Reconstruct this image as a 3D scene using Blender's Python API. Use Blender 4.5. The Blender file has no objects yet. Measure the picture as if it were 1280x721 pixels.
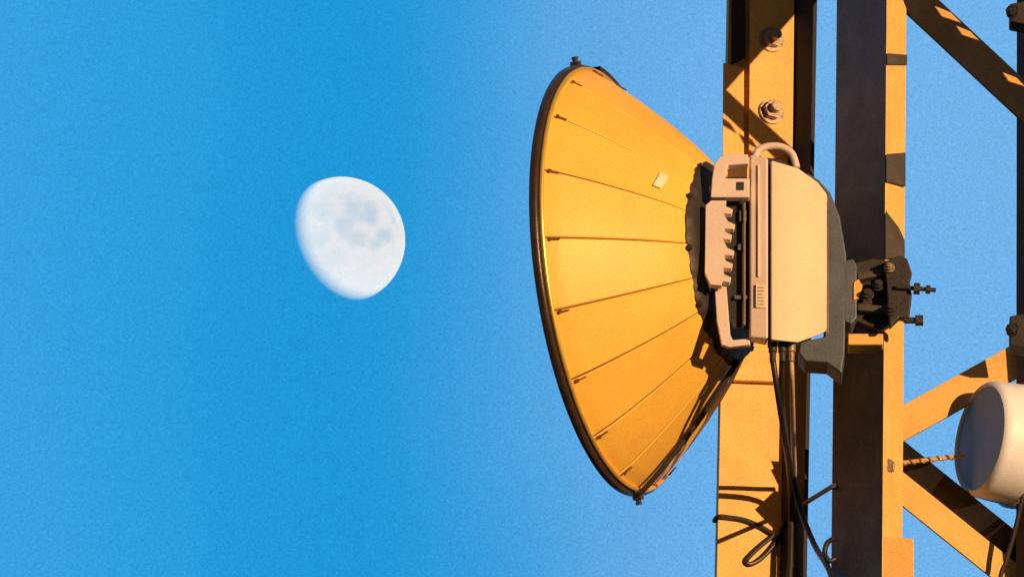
import bpy, bmesh, math, random
from mathutils import Vector, Matrix
random.seed(4)
R=math.radians
C=bpy.context.scene.collection
# ---------------------------------------------------------------- camera
PITCH=R(24); F=17453.0; L=19.17
CAM=Vector((0,0,1.6)); FW=Vector((0,math.cos(PITCH),math.sin(PITCH))); UP=Vector((0,-math.sin(PITCH),math.cos(PITCH)))
U=L/F
Y0=L*math.cos(PITCH)
def at(px,py,d=0):
    r=FW+Vector((1,0,0))*((px-640)/F)+UP*((360-py)/F)
    return CAM+r*((Y0+d*U)/r.y)
cd=bpy.data.cameras.new('camera'); cam=bpy.data.objects.new('camera',cd); C.objects.link(cam)
cam.location=CAM; cam.rotation_euler=(R(90)+PITCH,0,0)
cd.sensor_width=36; cd.lens=36*F/1280; cd.clip_start=0.5; cd.clip_end=20000
bpy.context.scene.camera=cam
SUN=Vector((0.665,-0.745,0.025)).normalized()
# ---------------------------------------------------------------- materials
def mat(name,col,rough=.6,metal=0,var=.25,scale=30,fine=500,grain=.18,bump=.15,dirt=None,dirtamt=.5,coat=0):
    m=bpy.data.materials.new(name); m.use_nodes=True; nt=m.node_tree; N=nt.nodes; K=nt.links
    b=N['Principled BSDF']; b.inputs['Roughness'].default_value=rough; b.inputs['Metallic'].default_value=metal
    if coat: b.inputs['Coat Weight'].default_value=coat
    tc=N.new('ShaderNodeTexCoord')
    n1=N.new('ShaderNodeTexNoise'); n1.inputs['Scale'].default_value=scale; n1.inputs['Detail'].default_value=6; n1.inputs['Roughness'].default_value=.65
    n2=N.new('ShaderNodeTexNoise'); n2.inputs['Scale'].default_value=fine; n2.inputs['Detail'].default_value=3
    K.new(tc.outputs['Object'],n1.inputs['Vector']); K.new(tc.outputs['Object'],n2.inputs['Vector'])
    r1=N.new('ShaderNodeMapRange'); r1.inputs[1].default_value=.3; r1.inputs[2].default_value=.7; r1.inputs[3].default_value=1-var; r1.inputs[4].default_value=1+var*.6
    r2=N.new('ShaderNodeMapRange'); r2.inputs[1].default_value=.3; r2.inputs[2].default_value=.7; r2.inputs[3].default_value=1-grain; r2.inputs[4].default_value=1+grain
    K.new(n1.outputs[0],r1.inputs[0]); K.new(n2.outputs[0],r2.inputs[0])
    mu=N.new('ShaderNodeMath'); mu.operation='MULTIPLY'; K.new(r1.outputs[0],mu.inputs[0]); K.new(r2.outputs[0],mu.inputs[1])
    mx=N.new('ShaderNodeVectorMath'); mx.operation='SCALE'; 
    mc=N.new('ShaderNodeMixRGB'); mc.inputs[1].default_value=(*col,1); mc.inputs[2].default_value=(*(dirt or tuple(c*.5 for c in col)),1)
    n3=N.new('ShaderNodeTexNoise'); n3.inputs['Scale'].default_value=scale*.6; n3.inputs['Detail'].default_value=9; n3.inputs['Roughness'].default_value=.75
    mp=N.new('ShaderNodeMapping'); mp.inputs['Scale'].default_value=(1.6,1.6,.5); mp.inputs['Location'].default_value=(3.1,1.7,5)
    K.new(tc.outputs['Object'],mp.inputs[0]); K.new(mp.outputs[0],n3.inputs['Vector'])
    r3=N.new('ShaderNodeMapRange'); r3.inputs[1].default_value=.54; r3.inputs[2].default_value=.72; r3.inputs[3].default_value=0; r3.inputs[4].default_value=dirtamt
    K.new(n3.outputs[0],r3.inputs[0]); K.new(r3.outputs[0],mc.inputs[0])
    K.new(mc.outputs[0],mx.inputs[0]); K.new(mu.outputs[0],mx.inputs['Scale']); K.new(mx.outputs[0],b.inputs['Base Color'])
    bp=N.new('ShaderNodeBump'); bp.inputs['Strength'].default_value=bump; bp.inputs['Distance'].default_value=.002
    ad=N.new('ShaderNodeMath'); ad.operation='ADD'; K.new(n1.outputs[0],ad.inputs[0]); K.new(n2.outputs[0],ad.inputs[1])
    K.new(ad.outputs[0],bp.inputs['Height']); K.new(bp.outputs[0],b.inputs['Normal'])
    return m
M=dict(
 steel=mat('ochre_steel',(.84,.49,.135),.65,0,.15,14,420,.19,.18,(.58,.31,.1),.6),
 brace=mat('brown_shaded_steel',(.22,.18,.145),.75,0,.3,20,420,.25,.25,(.15,.11,.09),.6),  # shaded copy of the ochre steel, also used on small dark parts
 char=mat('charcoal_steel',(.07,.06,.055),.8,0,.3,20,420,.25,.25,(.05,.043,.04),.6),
 black=mat('near_black_shaded_steel',(.032,.028,.028),.85,0,.3,20,420,.25,.25,(.022,.02,.02),.6),  # deepest steel shade, with the darkness put into the colour
 cone=mat('dish_shroud_paint',(.95,.565,.085),.5,0,.08,7,420,.12,.06,(.88,.46,.09),.7),
 seam=mat('seam_shadow_gap',(.12,.06,.018),.8),
 rim=mat('dark_rim_rubber',(.045,.028,.022),.35,0,.3,30,400,.2,.15),
 bead=mat('polished_bead',(1,.68,.16),.34,.6,.15,20,300,.05,.05),
 dark=mat('dark_cast_metal',(.045,.038,.036),.55,.2,.35,40,400,.25,.3),
 cream=mat('radio_housing_paint',(.76,.63,.55),.5,0,.08,12,420,.08,.08,(.5,.4,.36),.3),
 cream2=mat('radio_cover_paint',(.84,.65,.44),.5,0,.07,12,420,.08,.08,(.6,.46,.36),.3),
 grey=mat('grey_cast_aluminium',(.12,.14,.175),.5,.2,.25,20,420,.16,.2),
 white=mat('radome_white',(.90,.93,1.0),.5,0,.05,10,420,.08,.03,(.80,.82,.86),.3),
 face=mat('radome_face_shade_lilac',(.34,.60,.98),.8,0,.06,30,420,.14,.05,(.30,.52,.88),.3),  # shaded copy of the radome white, cool skylit tone put into the colour
 cable=mat('black_cable_jacket',(.02,.018,.018),.45,0,.3,60,400,.2,.1),
 pale=mat('pale_cable_jacket',(.6,.42,.26),.5,0,.3,60,400,.2,.1),
 zinc=mat('weathered_zinc',(.42,.32,.22),.4,.5,.35,50,500,.25,.3,(.15,.1,.06),.7),
 sticker=mat('pale_sticker',(.85,.8,.6),.5,0,.1,20,400,.08,.02),
 radome=mat('front_radome',(.6,.6,.6),.5,0,.1,10,300,.05,.05),
)
def ground_mat():
    m=mat('grass_field',(.06,.08,.03),.9,0,.4,.6,9,.4,.3,(.11,.09,.05),.8); return m
# ---------------------------------------------------------------- mesh helpers
class MB:
    def __init__(s): s.v=[]; s.f=[]; s.mi=[]
    def add(s,vs,fs,mi=0):
        o=len(s.v); s.v+= [Vector(v) for v in vs]
        for f in fs: s.f.append([i+o for i in f]); s.mi.append(mi)
        return s
    def prism(s,pts,vec,mi=0):
        n=len(pts); vec=Vector(vec)
        vs=list(pts)+[p+vec for p in pts]
        fs=[list(range(n)),list(range(n,2*n))[::-1]]+[[i,(i+1)%n,n+(i+1)%n,n+i] for i in range(n)]
        return s.add(vs,fs,mi)
    def loft(s,bot,top,mi=0,side=None):
        n=len(bot)
        s.add(list(bot)+list(top),[list(range(n))[::-1],list(range(n,2*n))]+[[i,(i+1)%n,n+(i+1)%n,n+i] for i in range(n)],mi)
        if side:
            for i in side: s.mi[-n+i]=1
        return s
    def plate(s,pp,d,th=5,mi=0):
        f=d if callable(d) else (lambda x:d)
        return s.prism([at(x,y,f(x)) for x,y in pp],(0,th*U,0),mi)
    def box(s,c,ax,ay,az,mi=0):
        vs=[c+ax*i+ay*j+az*k for i in(-1,1) for j in(-1,1) for k in(-1,1)]
        return s.add(vs,[(0,1,3,2),(4,6,7,5),(0,4,5,1),(2,3,7,6),(0,2,6,4),(1,5,7,3)],mi)
    def tube(s,path,r,n=10,smooth=6,mi=0):
        P=[Vector(p) for p in path]
        if smooth and len(P)>2:
            Q=[]
            for i in range(len(P)-1):
                p0=P[max(i-1,0)];p1=P[i];p2=P[i+1];p3=P[min(i+2,len(P)-1)]
                for k in range(smooth):
                    t=k/smooth
                    Q.append(.5*((2*p1)+(p2-p0)*t+(2*p0-5*p1+4*p2-p3)*t*t+(3*p1-p0-3*p2+p3)*t**3))
            Q.append(P[-1]); P=Q
        vs=[];fs=[]; prev=None
        for i,p in enumerate(P):
            t=(P[min(i+1,len(P)-1)]-P[max(i-1,0)]).normalized()
            if prev is None:
                a=t.orthogonal().normalized()
            else:
                a=(prev-t*prev.dot(t)).normalized()
            prev=a; b=t.cross(a)
            for k in range(n):
                w=2*math.pi*k/n; vs.append(p+(a*math.cos(w)+b*math.sin(w))*r)
        m=len(P)
        for i in range(m-1):
            for k in range(n): fs.append((i*n+k,i*n+(k+1)%n,(i+1)*n+(k+1)%n,(i+1)*n+k))
        fs.append(tuple(range(n))[::-1]); fs.append(tuple(range((m-1)*n,m*n)))
        return s.add(vs,fs,mi)
    def cyl(s,a,b,r,n=20,mi=0): return s.tube([a,b],r,n,0,mi)
    def lathe(s,o,ax,e1,e2,prof,n=96,closed=False,mi=0,rf=None,angs=None,mif=None):
        angs=angs or [2*math.pi*k/n for k in range(n)]; n=len(angs); vs=[]
        for (x,r) in prof:
            for w in angs:
                rr=rf(x,r,w) if rf else r
                vs.append(o+ax*(x*U)+(e1*math.cos(w)+e2*math.sin(w))*(rr*U))
        m=len(prof); base=len(s.v); s.v+=vs
        for i in range(m if closed else m-1):
            j=(i+1)%m
            for k in range(n):
                s.f.append([base+i*n+k,base+i*n+(k+1)%n,base+j*n+(k+1)%n,base+j*n+k]); s.mi.append(mif(k) if mif else mi)
        return s
    def bolt(s,p,dr,r,h=.6,shaft=0.9,mi=0):
        dr=Vector(dr).normalized(); r*=U
        s.cyl(p-dr*r*.1,p+dr*r*.22,r*1.3,20,mi)
        a=dr.orthogonal().normalized(); b=dr.cross(a); o=p+dr*r*.22
        rot=random.random()
        pts=[o+(a*math.cos(rot+k*math.pi/3)+b*math.sin(rot+k*math.pi/3))*r for k in range(6)]
        s.prism(pts,dr*r*h,mi)
        if shaft: s.cyl(o+dr*r*h*.9,o+dr*r*(h+shaft),r*.52,14,mi)
        return s
WL={}
def base(name,loc,parent=None,data=None):
    o=bpy.data.objects.new(name,data); C.objects.link(o)
    pl=WL[parent.name] if parent else Vector((0,0,0))
    o.parent=parent; o.location=Vector(loc)-pl; WL[o.name]=Vector(loc); return o
def obj(name,mb,mats,parent=None,bevel=0,label=None,angle=35,seg=2):
    if not isinstance(mats,(list,tuple)): mats=[mats]
    c=sum(mb.v,Vector())/len(mb.v)
    me=bpy.data.meshes.new(name); me.from_pydata([v-c for v in mb.v],[],mb.f)
    for m in mats: me.materials.append(m)
    for p,i in zip(me.polygons,mb.mi): p.material_index=i
    bm=bmesh.new(); bm.from_mesh(me); bmesh.ops.recalc_face_normals(bm,faces=bm.faces); bm.to_mesh(me); bm.free()
    for p in me.polygons: p.use_smooth=True
    me.set_sharp_from_angle(angle=R(angle))
    o=base(name,c,parent,me)
    if bevel:
        b=o.modifiers.new('bevel','BEVEL'); b.width=bevel*U; b.segments=seg; b.limit_method='ANGLE'; b.angle_limit=R(40); b.harden_normals=True
    if label: o['label']=label
    return o
def tag(o,label,cat,group=None,kind=None):
    o['label']=label
    if cat: o['category']=cat
    if group: o['group']=group
    if kind: o['kind']=kind
    return o
def thing(name,loc,label,cat,group=None): return tag(base(name,loc),label,cat,group)
Z=Vector((0,0,1))
# ---------------------------------------------------------------- ground
mb=MB(); mb.add([(-6000,-6000,0),(6000,-6000,0),(6000,6000,0),(-6000,6000,0)],[(0,1,2,3)])
g=obj('ground',mb,ground_mat()); g['kind']='structure'
# ---------------------------------------------------------------- moon
md=7000.0
mr=(FW+Vector((1,0,0))*((427-640)/F)+UP*((360-300)/F)).normalized()
mc=CAM+mr*md; mrad=md*79.5/F
bm=bmesh.new(); bmesh.ops.create_uvsphere(bm,u_segments=128,v_segments=64,radius=mrad)
me=bpy.data.meshes.new('moon'); bm.to_mesh(me); bm.free()
for p in me.polygons: p.use_smooth=True
moon=base('moon',mc,None,me)
tag(moon,'white gibbous moon with faint grey patches in the blue sky left of the dish','moon')
mm=bpy.data.materials.new('moon_surface'); mm.use_nodes=True; nt=mm.node_tree; N=nt.nodes; K=nt.links
N.remove(N['Principled BSDF']); out=N['Material Output']
to=N.new('ShaderNodeBsdfToon'); to.component='DIFFUSE'; to.inputs['Size'].default_value=.96; to.inputs['Smooth'].default_value=.038
tr=N.new('ShaderNodeBsdfTransparent'); tr.inputs[0].default_value=(.1,.88,.84,1); ad=N.new('ShaderNodeAddShader')
K.new(to.outputs[0],ad.inputs[0]); K.new(tr.outputs[0],ad.inputs[1])
# the night side and the inside of the globe show nothing but the daylight sky in front of them
ge=N.new('ShaderNodeNewGeometry'); tr2=N.new('ShaderNodeBsdfTransparent'); ms=N.new('ShaderNodeMixShader')
dn=N.new('ShaderNodeVectorMath'); dn.operation='DOT_PRODUCT'; dn.inputs[1].default_value=SUN; K.new(ge.outputs['Normal'],dn.inputs[0])
dm=N.new('ShaderNodeMapRange'); dm.interpolation_type='SMOOTHSTEP'; dm.inputs[1].default_value=-.06; dm.inputs[2].default_value=.36; K.new(dn.outputs['Value'],dm.inputs[0])
bf=N.new('ShaderNodeMath'); bf.operation='SUBTRACT'; bf.inputs[0].default_value=1; K.new(ge.outputs['Backfacing'],bf.inputs[1])
fm=N.new('ShaderNodeMath'); fm.operation='MULTIPLY'; K.new(dm.outputs[0],fm.inputs[0]); K.new(bf.outputs[0],fm.inputs[1])
K.new(fm.outputs[0],ms.inputs[0]); K.new(tr2.outputs[0],ms.inputs[1]); K.new(ad.outputs[0],ms.inputs[2]); K.new(ms.outputs[0],out.inputs['Surface'])
tc=N.new('ShaderNodeTexCoord')
wn=N.new('ShaderNodeTexNoise'); wn.inputs['Scale'].default_value=3.2/mrad; wn.inputs['Detail'].default_value=8; K.new(tc.outputs['Object'],wn.inputs['Vector'])
def mpt(px,py):
    x=(px-427)/79.5; y=(300-py)/79.5; zz=math.sqrt(max(0,1-x*x-y*y))
    return (Vector((1,0,0))*x+UP*y-mr*zz)*mrad
maria=[(440,256,.28,.6),(462,268,.24,.75),(482,292,.18,.7),(468,305,.12,.45),(430,280,.24,.5),(404,262,.26,.32),(492,275,.12,.85),(398,296,.22,.3),(445,296,.16,.5),(418,318,.16,.2),(487,262,.10,.4),(412,242,.16,.2)]
acc=None
for px,py,rr,am in maria:
    vd=N.new('ShaderNodeVectorMath'); vd.operation='DISTANCE'; vd.inputs[1].default_value=mpt(px,py); K.new(tc.outputs['Object'],vd.inputs[0])
    w=N.new('ShaderNodeMath'); w.operation='MULTIPLY_ADD'; K.new(wn.outputs[0],w.inputs[0]); w.inputs[1].default_value=mrad*.6; K.new(vd.outputs['Value'],w.inputs[2])
    mp=N.new('ShaderNodeMapRange'); mp.interpolation_type='SMOOTHSTEP'; K.new(w.outputs[0],mp.inputs[0])
    mp.inputs[1].default_value=mrad*(rr*.5+.22); mp.inputs[2].default_value=mrad*(rr+.40); mp.inputs[3].default_value=am; mp.inputs[4].default_value=0
    if acc is None: acc=mp.outputs[0]
    else:
        mxx=N.new('ShaderNodeMath'); mxx.operation='MAXIMUM'; K.new(acc,mxx.inputs[0]); K.new(mp.outputs[0],mxx.inputs[1]); acc=mxx.outputs[0]
n4=N.new('ShaderNodeTexNoise'); n4.inputs['Scale'].default_value=9/mrad; n4.inputs['Detail'].default_value=8; n4.inputs['Roughness'].default_value=.7; K.new(tc.outputs['Object'],n4.inputs['Vector'])
r4=N.new('ShaderNodeMapRange'); r4.inputs[1].default_value=.3; r4.inputs[2].default_value=.7; r4.inputs[3].default_value=.93; r4.inputs[4].default_value=1.05; K.new(n4.outputs[0],r4.inputs[0])
mxc=N.new('ShaderNodeMixRGB'); mxc.inputs[1].default_value=(.95,1,.78,1); mxc.inputs[2].default_value=(.50,.60,.52,1); K.new(acc,mxc.inputs[0])
sc=N.new('ShaderNodeVectorMath'); sc.operation='SCALE'; K.new(mxc.outputs[0],sc.inputs[0]); K.new(r4.outputs[0],sc.inputs['Scale']); K.new(sc.outputs[0],to.inputs['Color'])
me.materials.append(mm)
# ---------------------------------------------------------------- tower
tower=thing('lattice_tower',(at(1040,360,150).x,at(1040,360,150).y,0),'ochre steel lattice tower, its shaded faces coloured dark brown, filling the right side behind the dish','tower')
def leg(sec,pt,pb,d,mats,side=None,ztop=13.2):
    A=at(pt,0,d); B=at(pb,720,d); k=(A-B)/(A.z-B.z)
    top=B+k*(ztop-B.z); bot=B+k*(0-B.z)
    mb=MB(); mb.loft([bot+Vector((x*U,y*U,0)) for x,y in sec],[top+Vector((x*U,y*U,0)) for x,y in sec],side=side)
    return obj('leg',mb,mats,tower,.8)
leg([(0,0),(80,29),(109,-10),(114,-5),(82,38),(-3,8)],911,896,320,[M['steel'],M['black']],(1,2,3))  # black faces carry the flange's shade in their colour
leg([(0,78),(62,0),(88,38),(82,42),(61,11),(6,84)],1047,1040,0,[M['steel'],M['brace']],(0,4,5))  # faces turned from the sun are coloured brown for shade
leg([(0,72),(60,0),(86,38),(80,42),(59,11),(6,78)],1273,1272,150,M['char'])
gf=lambda x:314+(x-911)*.3625
def gplate(pp,off=0,th=5,name='gusset_plate',m='steel',par=None,label=None):
    mb=MB(); mb.plate(pp,lambda x:gf(x)-off,th); return obj(name,mb,M[m],par or tower,.8,label)
gp=gplate([(938,-60),(972,-60),(993,-20),(991,186),(960,200),(936,186)],7,6)
for (x,y) in ((964,50),(964,140),(955,-40)):
    mb=MB(); mb.bolt(at(x,y,gf(x)-8),Vector((.34,-.94,0)),13,.7,.8); obj('bolt',mb,M['zinc'],gp,.6)
gplate([(904,78),(930,84),(930,210),(903,210)],3,8,'splice_or_shade_plate')
gplate([(914,-80),(932,-80),(932,70),(914,78)],3,8,'splice_or_shade_plate','black')  # black plate stands for shade beside the gusset; the others are splices
gplate([(918,438),(966,438),(972,476),(916,474)],4,7,'splice_or_shade_plate')
def angle_bar(p0,p1,w1,w2,d0,d1,m,name='diagonal_brace',label=None,th=5,dep=28):
    a=at(*p0,d0); b=at(*p1,d1); ax=(b-a).normalized()
    dn=ax.cross(Vector((0,1,0))).normalized()
    if dn.z>0: dn=-dn
    bk=Vector((0,1,0))
    f=(dn+bk*w2).normalized()
    sec=[Vector((0,0,0)),f*w1*U,f*w1*U+bk*th*U,bk*th*U+f*th*U,bk*dep*U+f*th*U,bk*dep*U]
    mb=MB(); mb.loft([a+s for s in sec],[b+s for s in sec]); return obj(name,mb,M[m],tower,.7,label)
angle_bar((1140,-32),(1305,122),44,.9,6,66,'black')  # near-black colour holds the shade lying on this brace
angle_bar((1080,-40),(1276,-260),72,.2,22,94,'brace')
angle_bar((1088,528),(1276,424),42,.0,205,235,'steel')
angle_bar((1088,516),(1292,680),36,1.1,205,235,'black')  # shaded flange of the angle iron, darkened by colour
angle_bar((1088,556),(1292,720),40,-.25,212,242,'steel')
for (x,y,s_) in ((1174,12,.8),(1200,36,.7),(1258,94,.7)):  # sunlit bits of the dark brace, made as ochre plates
    mb=MB(); mb.plate([(x-7*s_,y-6*s_),(x+18*s_,y+4*s_),(x+34*s_,y+20*s_),(x+4*s_,y+10*s_)],-4+(x-1150)*.4-4,3); obj('lit_patch',mb,M['steel'],tower,.5)
mb=MB(); mb.plate([(1103,670),(1142,672),(1143,790),(1103,790)],2,5); gp2=obj('gusset_plate',mb,M['steel'],tower,.6)
mb=MB(); mb.bolt(at(1124,745,0),(0,-1,0),11,.7,.6); obj('bolt',mb,M['zinc'],gp2,.5)
for pp in ([(1109,66),(1134,68),(1134,80),(1109,80)],[(1108,192),(1132,190),(1132,232),(1108,226)],[(1107,262),(1124,284),(1131,300),(1131,322),(1107,322)]):  # dark plates stand in for brace shadows across the lit strip
    mb=MB(); mb.plate(pp,lambda x:-5+(x-1108)*1.46,3); obj('shadow_patch',mb,M['char'],tower,.5)
for (y0,y1) in ((4,26),(394,430)):
    mb=MB(); mb.plate([(1262,y0),(1284,y0-4),(1290,y1+6),(1262,y1)],140,30); cl=obj('joint_block',mb,M['dark'],tower,2)
    mb=MB(); mb.bolt(at(1266,(y0+y1)/2,140),(-.5,-.85,0),7,.9,.5); obj('bolt',mb,M['dark'],cl,.5)
def lp(pt,pb,d,z,dx,dy):
    a=at(pt,0,d); b=at(pb,720,d); k=(a-b)/(a.z-b.z); return b+k*(z-b.z)+Vector((dx*U,dy*U,0))
p1=lambda z:lp(911,896,320,z,84,30); p2=lambda z:lp(1047,1040,0,z,64,12); p3=lambda z:lp(1273,1272,150,z,60,12)
for za in (1.0,3.2,5.4,7.4,11.4,13.0):
    for q,w in ((p1,p2),(p2,p3),(p3,p1)):
        mb=MB(); a=q(za); b=w(za); ax=(b-a).normalized(); s=ax.cross(Z).normalized()
        mb.box((a+b)/2,(b-a)/2,s*3*U,Z*22*U); obj('horizontal_brace',mb,M['steel'],tower,.8)
        if za not in (7.4,13.0):
            mb=MB(); b=w(za+1.95); mb.box((a+b)/2,(b-a)/2,s*3*U,(b-a).normalized().cross(s)*18*U); obj('diagonal_brace',mb,M['steel'],tower,.8)
for k,(px,pb,d,dx,dy) in enumerate(((911,896,320,60,20),(1047,1040,0,50,30),(1273,1272,150,50,30))):
    p=lp(px,pb,d,0,dx,dy)
    mb=MB(); mb.box(p+Z*.1,Vector((.16,0,0)),Vector((0,.16,0)),Z*.1); obj('concrete_footing',mb,M['radome'],tower,8)
# ---------------------------------------------------------------- dish
TH=R(20.5)
a=Vector((math.cos(TH),-math.sin(TH),0)); near=Vector((-math.sin(TH),-math.cos(TH),0))
DC=at(761,350,73)
def dp(x,r,phi): return DC+a*(x*U)+(Z*math.cos(phi)+near*math.sin(phi))*(r*U)
dish=thing('dish_antenna',DC,'large orange lit conical dish antenna with dark rim facing left on the tower','antenna dish')
S20=R(20); off=R(1)
angs=[]; groove=[]
for k in range(18):
    for f in (0,.022,.04,.2,.35,.5,.65,.8,.93,.98): angs.append(off+(k+f)*S20); groove.append(f)
def rf(x,r,w):
    f=((w-off)/S20)%1.0
    if f>.999: f=0
    flat=math.cos(S20/2)/math.cos((f-.5)*S20); rr=r*(1-.35*(1-flat))
    if f<.001 or abs(f-.022)<.002: rr-=1.7
    elif f<.07: rr+=.7
    return rr
prof=[(2,258),(6,265),(12,263),(30,249.5),(55,228),(80,204.5),(105,179.5),(130,152),(148,129),(154,116)]
mb=MB(); mb.lathe(DC,a,Z,near,prof,rf=rf,angs=angs,mif=lambda k:1 if groove[k%180]==0 else 0)
cone=obj('shroud',mb,[M['cone'],M['seam']],dish,0,angle=25)
for k in range(18):
    w=off+k*S20+R(.8); p=dp(17,262.5,w); q=dp(27,255,w)
    rad=(Z*math.cos(w)+near*math.sin(w)); nrm=(rad*.7+a*.7).normalized()
    mb=MB(); mb.tube([p+nrm*.3*U,q+nrm*.3*U],1.1*U,8,0); mb.box(p+nrm*.5*U,(q-p).normalized()*2*U,rad.cross(a)*2.2*U,nrm*1.1*U)
    obj('seam_clip',mb,M['seam'],cone,.3)
mb=MB(); mb.lathe(DC,a,Z,near,[(-7,258),(-7,269),(-5,273),(0,274),(4,273),(5.5,270),(5.5,262),(2,258)],n=160,closed=True)
rim=obj('rim',mb,M['rim'],dish,0,angle=50)
mb=MB(); mb.lathe(DC,a,Z,near,[(8.6+3.2*math.cos(t),266.5+3.2*math.sin(t)) for t in [i*math.pi/4 for i in range(8)]],n=160,closed=True)
obj('rim_bead',mb,M['bead'],dish,0,angle=60)
for w in (R(25),R(203)):
    rad=Z*math.cos(w)+near*math.sin(w)
    mb=MB(); mb.box(dp(-1,274,w),a*6*U,rad*4*U,rad.cross(a)*5*U); mb.cyl(dp(-1,275,w),dp(-1,281,w),3.4*U,12); mb.cyl(dp(-1,280,w),dp(-1,284,w),4.6*U,6)
    obj('rim_latch',mb,M['dark'],rim,1)
mb=MB()
mb.lathe(DC,a,Z,near,[(-3,274.5),(-3,276),(10,276),(10,262),(9,262),(9,274.5)],angs=[R(-26)+R(2)*k for k in range(20)],closed=True)
ve=MB(); n=20
ve.v=mb.v; ve.f=[f for f in mb.f if abs((f[0]%n)-(f[1]%n))==1]; ve.mi=[0]*len(ve.f)
obj('rim_joint',ve,M['rim'],rim,0)
mb=MB(); mb.lathe(DC,a,Z,near,[(-4,262),(-7,240),(-12,160),(-16,60),(-17,.5)],n=72)
obj('front_radome',mb,M['radome'],dish,0)
def hub_rf(x,r,w):
    k=int(w/(2*math.pi)*60+.001)%60
    return r+((3,0,0,2,-2)[(k*7+k//5)%5]) if r>110 else r
mb=MB(); mb.lathe(DC,a,Z,near,[(146,100),(146,125),(150,127),(155,123),(159,112),(161,90),(161,20)],n=180,rf=hub_rf)
hub=obj('hub',mb,M['dark'],dish,0)
for k in range(11):
    w=k*2*math.pi/11+.1; mb=MB(); mb.bolt(dp(152,127,w),(Z*math.cos(w)+near*math.sin(w)),3.4,.8,.3); obj('hub_bolt',mb,M['dark'],hub,.4)
for w,r in ((R(196),3.6),):
    mb=MB(); mb.tube([dp(6,268,w),dp(20,268,w),dp(90,203,w),dp(145,142,w),dp(160,124,w)],r*U,10,4)
    obj('strut',mb,M['dark'],dish,0)
w=R(75); pts=[]
for x,ww in ((118,0),(126,0),(131,R(9)),(123,R(9))):
    rr=152+(130-x)*1.08; pts.append(dp(x,rr+3.0,w-ww))
mb=MB(); mb.prism(pts,(a*.7+near*.5)*.6*U); obj('sticker',mb,M['sticker'],dish)
mb=MB(); mb.cyl(dp(160,0,0),dp(250,0,0),34*U,24); obj('mount_tube',mb,M['dark'],dish,2)
# ---------------------------------------------------------------- radio unit
radio=thing('radio_unit',at(985,420,-15),'pale boxy radio unit with handle and slotted side frame behind the dish','radio unit')
DR=28; DF=10
def rplate(pp,d,th,name,m,par=None,bevel=0,dr=None):
    mb=MB(); dr=DR if dr is None else dr
    if pp and isinstance(pp[0],tuple): pp=[pp]
    for q in pp: mb.plate(q,d+dr,th)
    return obj(name,mb,M[m],par or radio,bevel)
def colloft(cols,mid,m,name,bevel=2,par=None,seg=3,lift=26):
    n_=[(at(x,yt,d+DR),at(x,yb,d+DR)) for x,d,yt,yb in cols]
    ym=Y0+(mid+DR)*U
    def mir(v): return Vector((v.x,2*ym-v.y,v.z))
    f_=[(mir(t)-Z*10*U,mir(b)+Z*lift*U) for t,b in reversed(n_)]
    al=n_+f_
    mb=MB(); mb.loft([b for t,b in al],[t for t,b in al]); return obj(name,mb,M[m],par or radio,bevel,seg=seg)
fr=colloft([(937,-98,192,421),(960,-102,196,423)],-62,'cream','housing',3)
cv=colloft([(963.5,-104,199,424),(998,-98,209,428),(1022,-78,226,419),(1034,-66,241,414)],-62,'cream2','cover',2.5)
rplate([(960,200),(964,200),(964,418),(960,418)],-92,40,'cover_gasket','dark')
rplate([(947,205),(949,205),(949,345),(947,345)],-102.5,6,'cooling_rib','cream',fr,.6)
lb=rplate([(945,354),(957,355),(957,384),(945,383)],-102.8,2,'label_plate','cream2')
rplate([[(947,358+i*4.2),(950+random.random()*6,358.3+i*4.2),(955,359.3+i*4.2),(947,359.1+i*4.2)] for i in range(6)],-103.5,1,'print_lines','brace',lb)
for d in (-60,-20):
    mb=MB(); mb.tube([at(944,204,d),at(946,190,d),at(958,183,d),at(976,183,d),at(990,192,d),at(996,210,d)],4.6*U,12,6)
    obj('handle',mb,M['cream'],radio)
rplate([(957,196),(975,198),(990,207),(984,212),(960,204)],-85,30,'top_latch','dark',None,1.5)
rplate([(893,204),(900,195),(912,192),(935,192),(936,204),(910,206),(906,222),(937,222),(937,246),(888,246),(890,222)],-96,14,'upper_bracket','cream',None,1.6,DF)
rplate([(921,227),(930,227),(930,237),(921,237)],-97.2,3,'bracket_slot','dark',dr=DF)
rplate([(911,206),(934,206),(934,221),(909,221)],-84,8,'bracket_recess','seam',dr=DF)
pts=[(882,256),(889,250),(908,250)]
for i,(dx,dy) in enumerate(((0,0),(3,2),(-1,-2),(2,1),(0,0),(-2,0))):
    y=253+i*17+dy; pts+=[(907+dx,y+4),(916+dx,y+8),(914+dx,y+14),(904+dx*.5,y+13)]
pts+=[(902,356),(888,355),(881,340)]
rplate(pts,-100,12,'toothed_rail','cream',None,.6,DF)
rplate([(893,357),(908,357),(913,418),(916,424),(937,422),(938,430),(912,433),(902,430),(896,400)],-96,8,'lower_bracket','cream',None,1.2,34)
rplate([(890,246),(937,246),(937,410),(916,410),(896,350)],-84,6,'frame_recess','black',None,1,24)
for (x0,y0,x1,y1) in ((924,262,933,276),(922,304,932,312),(918,368,934,373)):
    rplate([(x0,y0),(x1,y0),(x1,y1),(x0,y1)],-88,5,'frame_rib','grey',None,1,22)
rplate([(929,250),(932,250),(932,405),(929,405)],-92,6,'frame_rod','brace',None,1,22)
rplate([(1008,214),(1024,224),(1038,240),(1050,270),(1058,318),(1056,440),(1052,466),(1034,452),(1006,450),(998,440),(1000,426),(1030,420),(1030,300)],-62,40,'rear_shell','grey',None,2.5)
rplate([(1031,250),(1034,250),(1036,415),(1032,418)],-66,8,'shell_flange','brace',None,1)
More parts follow.
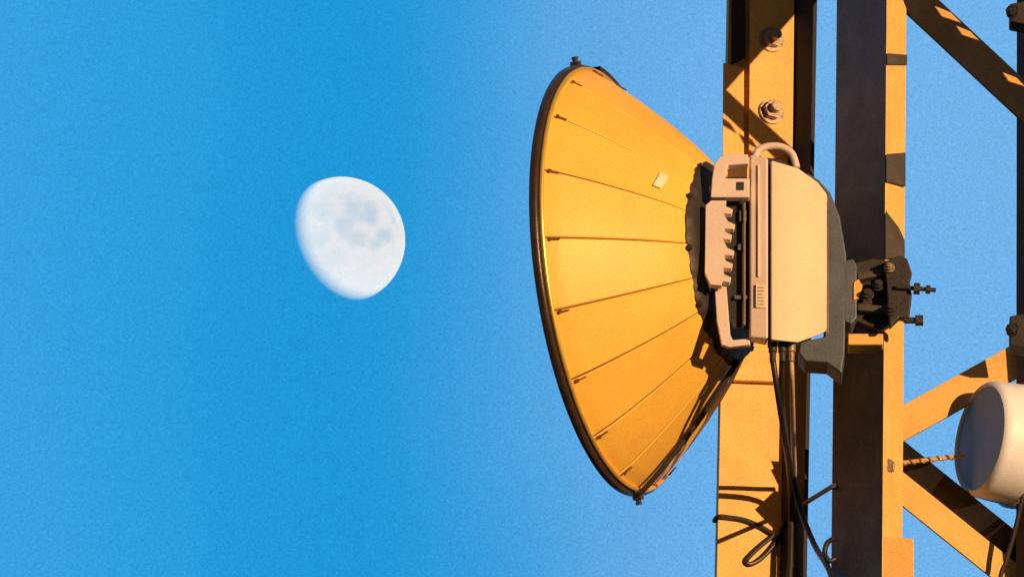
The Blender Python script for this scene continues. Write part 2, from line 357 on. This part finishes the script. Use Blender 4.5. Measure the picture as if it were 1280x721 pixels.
for x in (966,978,989):
    mb=MB(); mb.cyl(at(x,415,-50),at(x,440,-50),5.5*U,14); mb.cyl(at(x,440,-50),at(x,452,-50),4.2*U,12); obj('cable_gland',mb,M['zinc' if x==989 else 'dark'],radio,.8)
# ---------------------------------------------------------------- clamp
clamp=thing('mounting_clamp',at(1100,360,-10),'dark bolted steel clamp gripping the right tower leg behind the radio unit','clamp')
mb=MB(); mb.plate([(1054,326),(1066,322),(1071,330),(1071,396),(1064,404),(1054,400)],-34,50); obj('back_bracket',mb,M['grey'],clamp,2)
mb=MB(); mb.plate([(1066,328),(1092,322),(1118,326),(1122,398),(1100,412),(1068,400)],-22,14); pl=obj('clamp_plate',mb,M['dark'],clamp,2)
mb=MB(); mb.plate([(1060,416),(1104,416),(1104,430),(1060,430)],-14,30); obj('clamp_band',mb,M['steel'],clamp,1.5)
mb=MB(); mb.plate([(1106,326),(1124,318),(1134,322),(1140,340),(1137,352),(1140,368),(1136,400),(1124,396),(1112,408)],-44,12); jw=obj('clamp_jaw',mb,M['dark'],clamp,2)
for pp in ([(1072,340),(1112,334),(1114,341),(1072,349)],[(1072,378),(1112,382),(1112,390),(1072,387)]):
    mb=MB(); mb.plate(pp,-34,16); obj('clamp_rib',mb,M['char'],clamp,1.5)
mb=MB(); mb.plate([(1067,352),(1073,348),(1078,356),(1074,372),(1067,374)],-36,8); obj('lit_accent',mb,M['steel'],clamp,.8)  # ochre plate imitates a sunlit accent on the dark clamp
for (x,y,r,m) in ((1084,368,6.5,'dark'),(1112,334,5,'zinc'),(1098,356,6,'dark'),(1114,386,6.5,'dark')):
    mb=MB(); mb.bolt(at(x,y,-36 if x<1105 else -46),(-.1,-1,0),r,.8,.7); obj('bolt',mb,M[m],clamp,.5)
mb=MB(); mb.cyl(at(1120,358,-48),at(1170,362,-48),2.8*U,12); mb.cyl(at(1142,360,-48),at(1150,360.6,-48),7.5*U,6); mb.cyl(at(1157,361,-48),at(1163,361.5,-48),5.6*U,6)
obj('threaded_rod',mb,M['dark'],clamp,.4)
mb=MB(); mb.cyl(at(1130,400,-44),at(1146,400,-44),4*U,12); mb.cyl(at(1144,400,-44),at(1154,400,-44),7*U,6)
obj('threaded_stub',mb,M['dark'],clamp,.6)
# ---------------------------------------------------------------- small drum antenna
AX=Vector((-.90,-.435,0)).normalized(); SD=AX.cross(Z).normalized()
DD=at(1226,547,196)
drum=thing('drum_antenna',DD,'small white drum antenna with its face coloured grey lilac for shade at the right edge below the brace','antenna')
mb=MB(); mb.lathe(DD,-AX,Z,SD,[(4,65),(-1,66.5),(-2,68.5),(0,71),(3,73),(8,74.5),(50,77)],n=96); rd=obj('drum_shell',mb,M['white'],drum,0,angle=30)
mb=MB(); mb.lathe(DD,-AX,Z,SD,[(2,.3),(2,30),(2,65.8)],n=96); obj('radome_face',mb,M['face'],drum,0,angle=10)
mb=MB(); mb.lathe(DD,-AX,Z,SD,[(50,77.5),(52,80),(60,80),(62,77),(80,60),(86,30),(86,.5)],n=72); obj('rear_housing',mb,M['white'],drum,0,angle=50)
mb=MB(); mb.cyl(DD-AX*84*U,DD-AX*110*U,14*U,16); obj('mount_stub',mb,M['dark'],drum,1)
A_=at(1112,579,215); B_=at(1206,569,205)
mb=MB(); mb.cyl(A_,B_,2.6*U,12); obj('stay_arm',mb,M['steel'],drum,0)
hx=[]; ax_=(B_-A_).normalized(); u_=ax_.orthogonal().normalized(); v_=ax_.cross(u_)
for i in range(61):
    t=i/60; an=t*7*2*math.pi; hx.append(A_.lerp(B_,t*.86)+(u_*math.cos(an)+v_*math.sin(an))*3.0*U)
mb=MB(); mb.tube(hx,1.2*U,6,0); obj('stay_wire',mb,M['zinc'],drum,0)
mb=MB(); mb.plate([(1103,573),(1110,571),(1119,576),(1118,586),(1104,590)],8,8); obj('arm_clamp',mb,M['zinc'],drum,1.5)
# ---------------------------------------------------------------- pole under the drum and its cable
mb=MB()
mb.cyl(at(1284,480,262),at(1284,1300,262),11*U,20); tag(obj('mast_pipe',mb,M['dark']),'dark vertical mast pipe below the small drum antenna at the right edge','pipe')
mb=MB(); mb.tube([at(1282,606,210),at(1274,640,206),at(1266,672,204),at(1258,700,204),at(1250,740,206),at(1262,900,210),at(1270,1300,220)],3*U,10,6)
tag(obj('antenna_cable',mb,M['cable']),'black cable hanging beneath the small white drum antenna','cable')
# ---------------------------------------------------------------- cables from the radio unit
mb=MB(); mb.tube([at(966,448,-50),at(972,490,-30),at(980,540,40),at(990,590,120),at(1002,640,150),at(1018,680,120),at(1040,722,30),at(1050,800,10),at(1052,1200,10),at(1050,2500,20)],3.8*U,12,8)
tag(obj('power_cable',mb,M['cable']),'black cable running from the radio unit down across to the right tower leg','cable')
mb=MB(); mb.tube([at(978,448,-50),at(977,500,0),at(982,550,140),at(988,600,280),at(989,640,322),at(988,700,322),at(986,900,322),at(980,2500,322)],4*U,12,8)
tag(obj('data_cable',mb,M['cable']),'black cable dropping from the middle gland down the left tower leg','cable')
mb=MB(); mb.tube([at(989,448,-50),at(990,475,-30),at(991,520,60),at(992,560,200),at(993,590,290),at(990,600,320)],3.2*U,12,8)
tag(obj('pale_cable',mb,M['pale']),'pale tan cable hanging beside two black cables below the radio unit','cable')
sf=lambda x:320+(x-897)*.3625-3.6
mb=MB(); mb.tube([at(893,650,330)]+[at(x,y,sf(x)) for x,y in ((898,645),(912,646),(930,649),(948,656),(960,663),(966,668))]+[at(x,y,sf(x)) for x,y in ((952,680),(939,692),(933,700),(938,704),(950,698),(964,684),(974,668))]+[at(981,650,338)],3.2*U,10,8)
tag(obj('looped_wire',mb,M['cable']),'thin black wire tied round the left tower leg ending in a drooping loop','wire')
mb=MB(); mb.cyl(at(1003,630,310),at(1042,606,60),3*U,10)
tag(obj('standoff_rod',mb,M['dark']),'short dark rod bridging the gap between the two tower legs low down','rod')
mb=MB(); mb.tube([at(1042,672,56),at(1034,678,50),at(1031,690,50),at(1036,700,50),at(1044,698,52)],3.4*U,10,6)
tag(obj('cable_hook',mb,M['cable']),'small dark hook on the left edge of the right tower leg near the bottom','hook')
# ---------------------------------------------------------------- light
sl=bpy.data.lights.new('sun','SUN'); sl.energy=5; sl.angle=R(.5); sl.color=(1,.60,.30)
so=bpy.data.objects.new('sun',sl); C.objects.link(so); so.rotation_euler=SUN.to_track_quat('Z','Y').to_euler()
w=bpy.data.worlds.new('World'); bpy.context.scene.world=w; w.use_nodes=True; nt=w.node_tree; N=nt.nodes; K=nt.links
bg=N['Background']; out=N['World Output']
sky=N.new('ShaderNodeTexSky'); sky.sky_type='NISHITA'; sky.sun_disc=False; sky.sun_elevation=math.asin(SUN.z); sky.sun_rotation=math.atan2(SUN.x,SUN.y)
bg.inputs[1].default_value=.01; K.new(sky.outputs[0],bg.inputs[0])
bg2=N.new('ShaderNodeBackground'); bg2.inputs[1].default_value=1
ads=N.new('ShaderNodeAddShader'); K.new(bg.outputs[0],ads.inputs[0]); K.new(bg2.outputs[0],ads.inputs[1]); K.new(ads.outputs[0],out.inputs['Surface'])
tc=N.new('ShaderNodeTexCoord'); sp=N.new('ShaderNodeSeparateXYZ'); K.new(tc.outputs['Generated'],sp.inputs[0])
hz=N.new('ShaderNodeTexNoise'); hz.inputs['Scale'].default_value=28; hz.inputs['Detail'].default_value=2; K.new(tc.outputs['Generated'],hz.inputs['Vector'])
mh=N.new('ShaderNodeMath'); mh.operation='MULTIPLY_ADD'; K.new(hz.outputs[0],mh.inputs[0]); mh.inputs[1].default_value=.014; K.new(sp.outputs[0],mh.inputs[2])
mr_=N.new('ShaderNodeMapRange'); mr_.inputs[1].default_value=-.0367+.007; mr_.inputs[2].default_value=.0367+.007; K.new(mh.outputs[0],mr_.inputs[0])
cr=N.new('ShaderNodeValToRGB'); K.new(mr_.outputs[0],cr.inputs[0]); cr.color_ramp.interpolation='B_SPLINE'
e=cr.color_ramp.elements
cols=[(0,(.035,.36,.73)),(.2,(.014,.32,.70)),(.36,(.004,.295,.67)),(.46,(.02,.32,.69)),(.56,(.10,.385,.77)),(.72,(.165,.44,.82)),(1,(.155,.445,.82))]
e[0].position=0; e[0].color=(*cols[0][1],1); e[1].position=1; e[1].color=(*cols[-1][1],1)
for p,c in cols[1:-1]: x=e.new(p); x.color=(*c,1)
gn=N.new('ShaderNodeTexNoise'); gn.inputs['Scale'].default_value=6500; gn.inputs['Detail'].default_value=2; K.new(tc.outputs['Generated'],gn.inputs['Vector'])
gr=N.new('ShaderNodeMapRange'); gr.inputs[1].default_value=.25; gr.inputs[2].default_value=.75; gr.inputs[3].default_value=.84; gr.inputs[4].default_value=1.16; K.new(gn.outputs[0],gr.inputs[0])
gs=N.new('ShaderNodeVectorMath'); gs.operation='SCALE'; K.new(cr.outputs[0],gs.inputs[0]); K.new(gr.outputs[0],gs.inputs['Scale'])
dt=N.new('ShaderNodeVectorMath'); dt.operation='DOT_PRODUCT'; dt.inputs[1].default_value=(-.62,.785,0); K.new(tc.outputs['Generated'],dt.inputs[0])
fy=N.new('ShaderNodeMapRange'); fy.interpolation_type='SMOOTHSTEP'; fy.inputs[1].default_value=.0; fy.inputs[2].default_value=.66; K.new(dt.outputs['Value'],fy.inputs[0])
mx=N.new('ShaderNodeMixRGB'); mx.inputs[1].default_value=(.05,.05,.06,1); K.new(fy.outputs[0],mx.inputs[0]); K.new(gs.outputs[0],mx.inputs[2]); K.new(mx.outputs[0],bg2.inputs[0])
vs=bpy.context.scene.view_settings; vs.view_transform='Standard'; vs.look='None'; vs.exposure=0
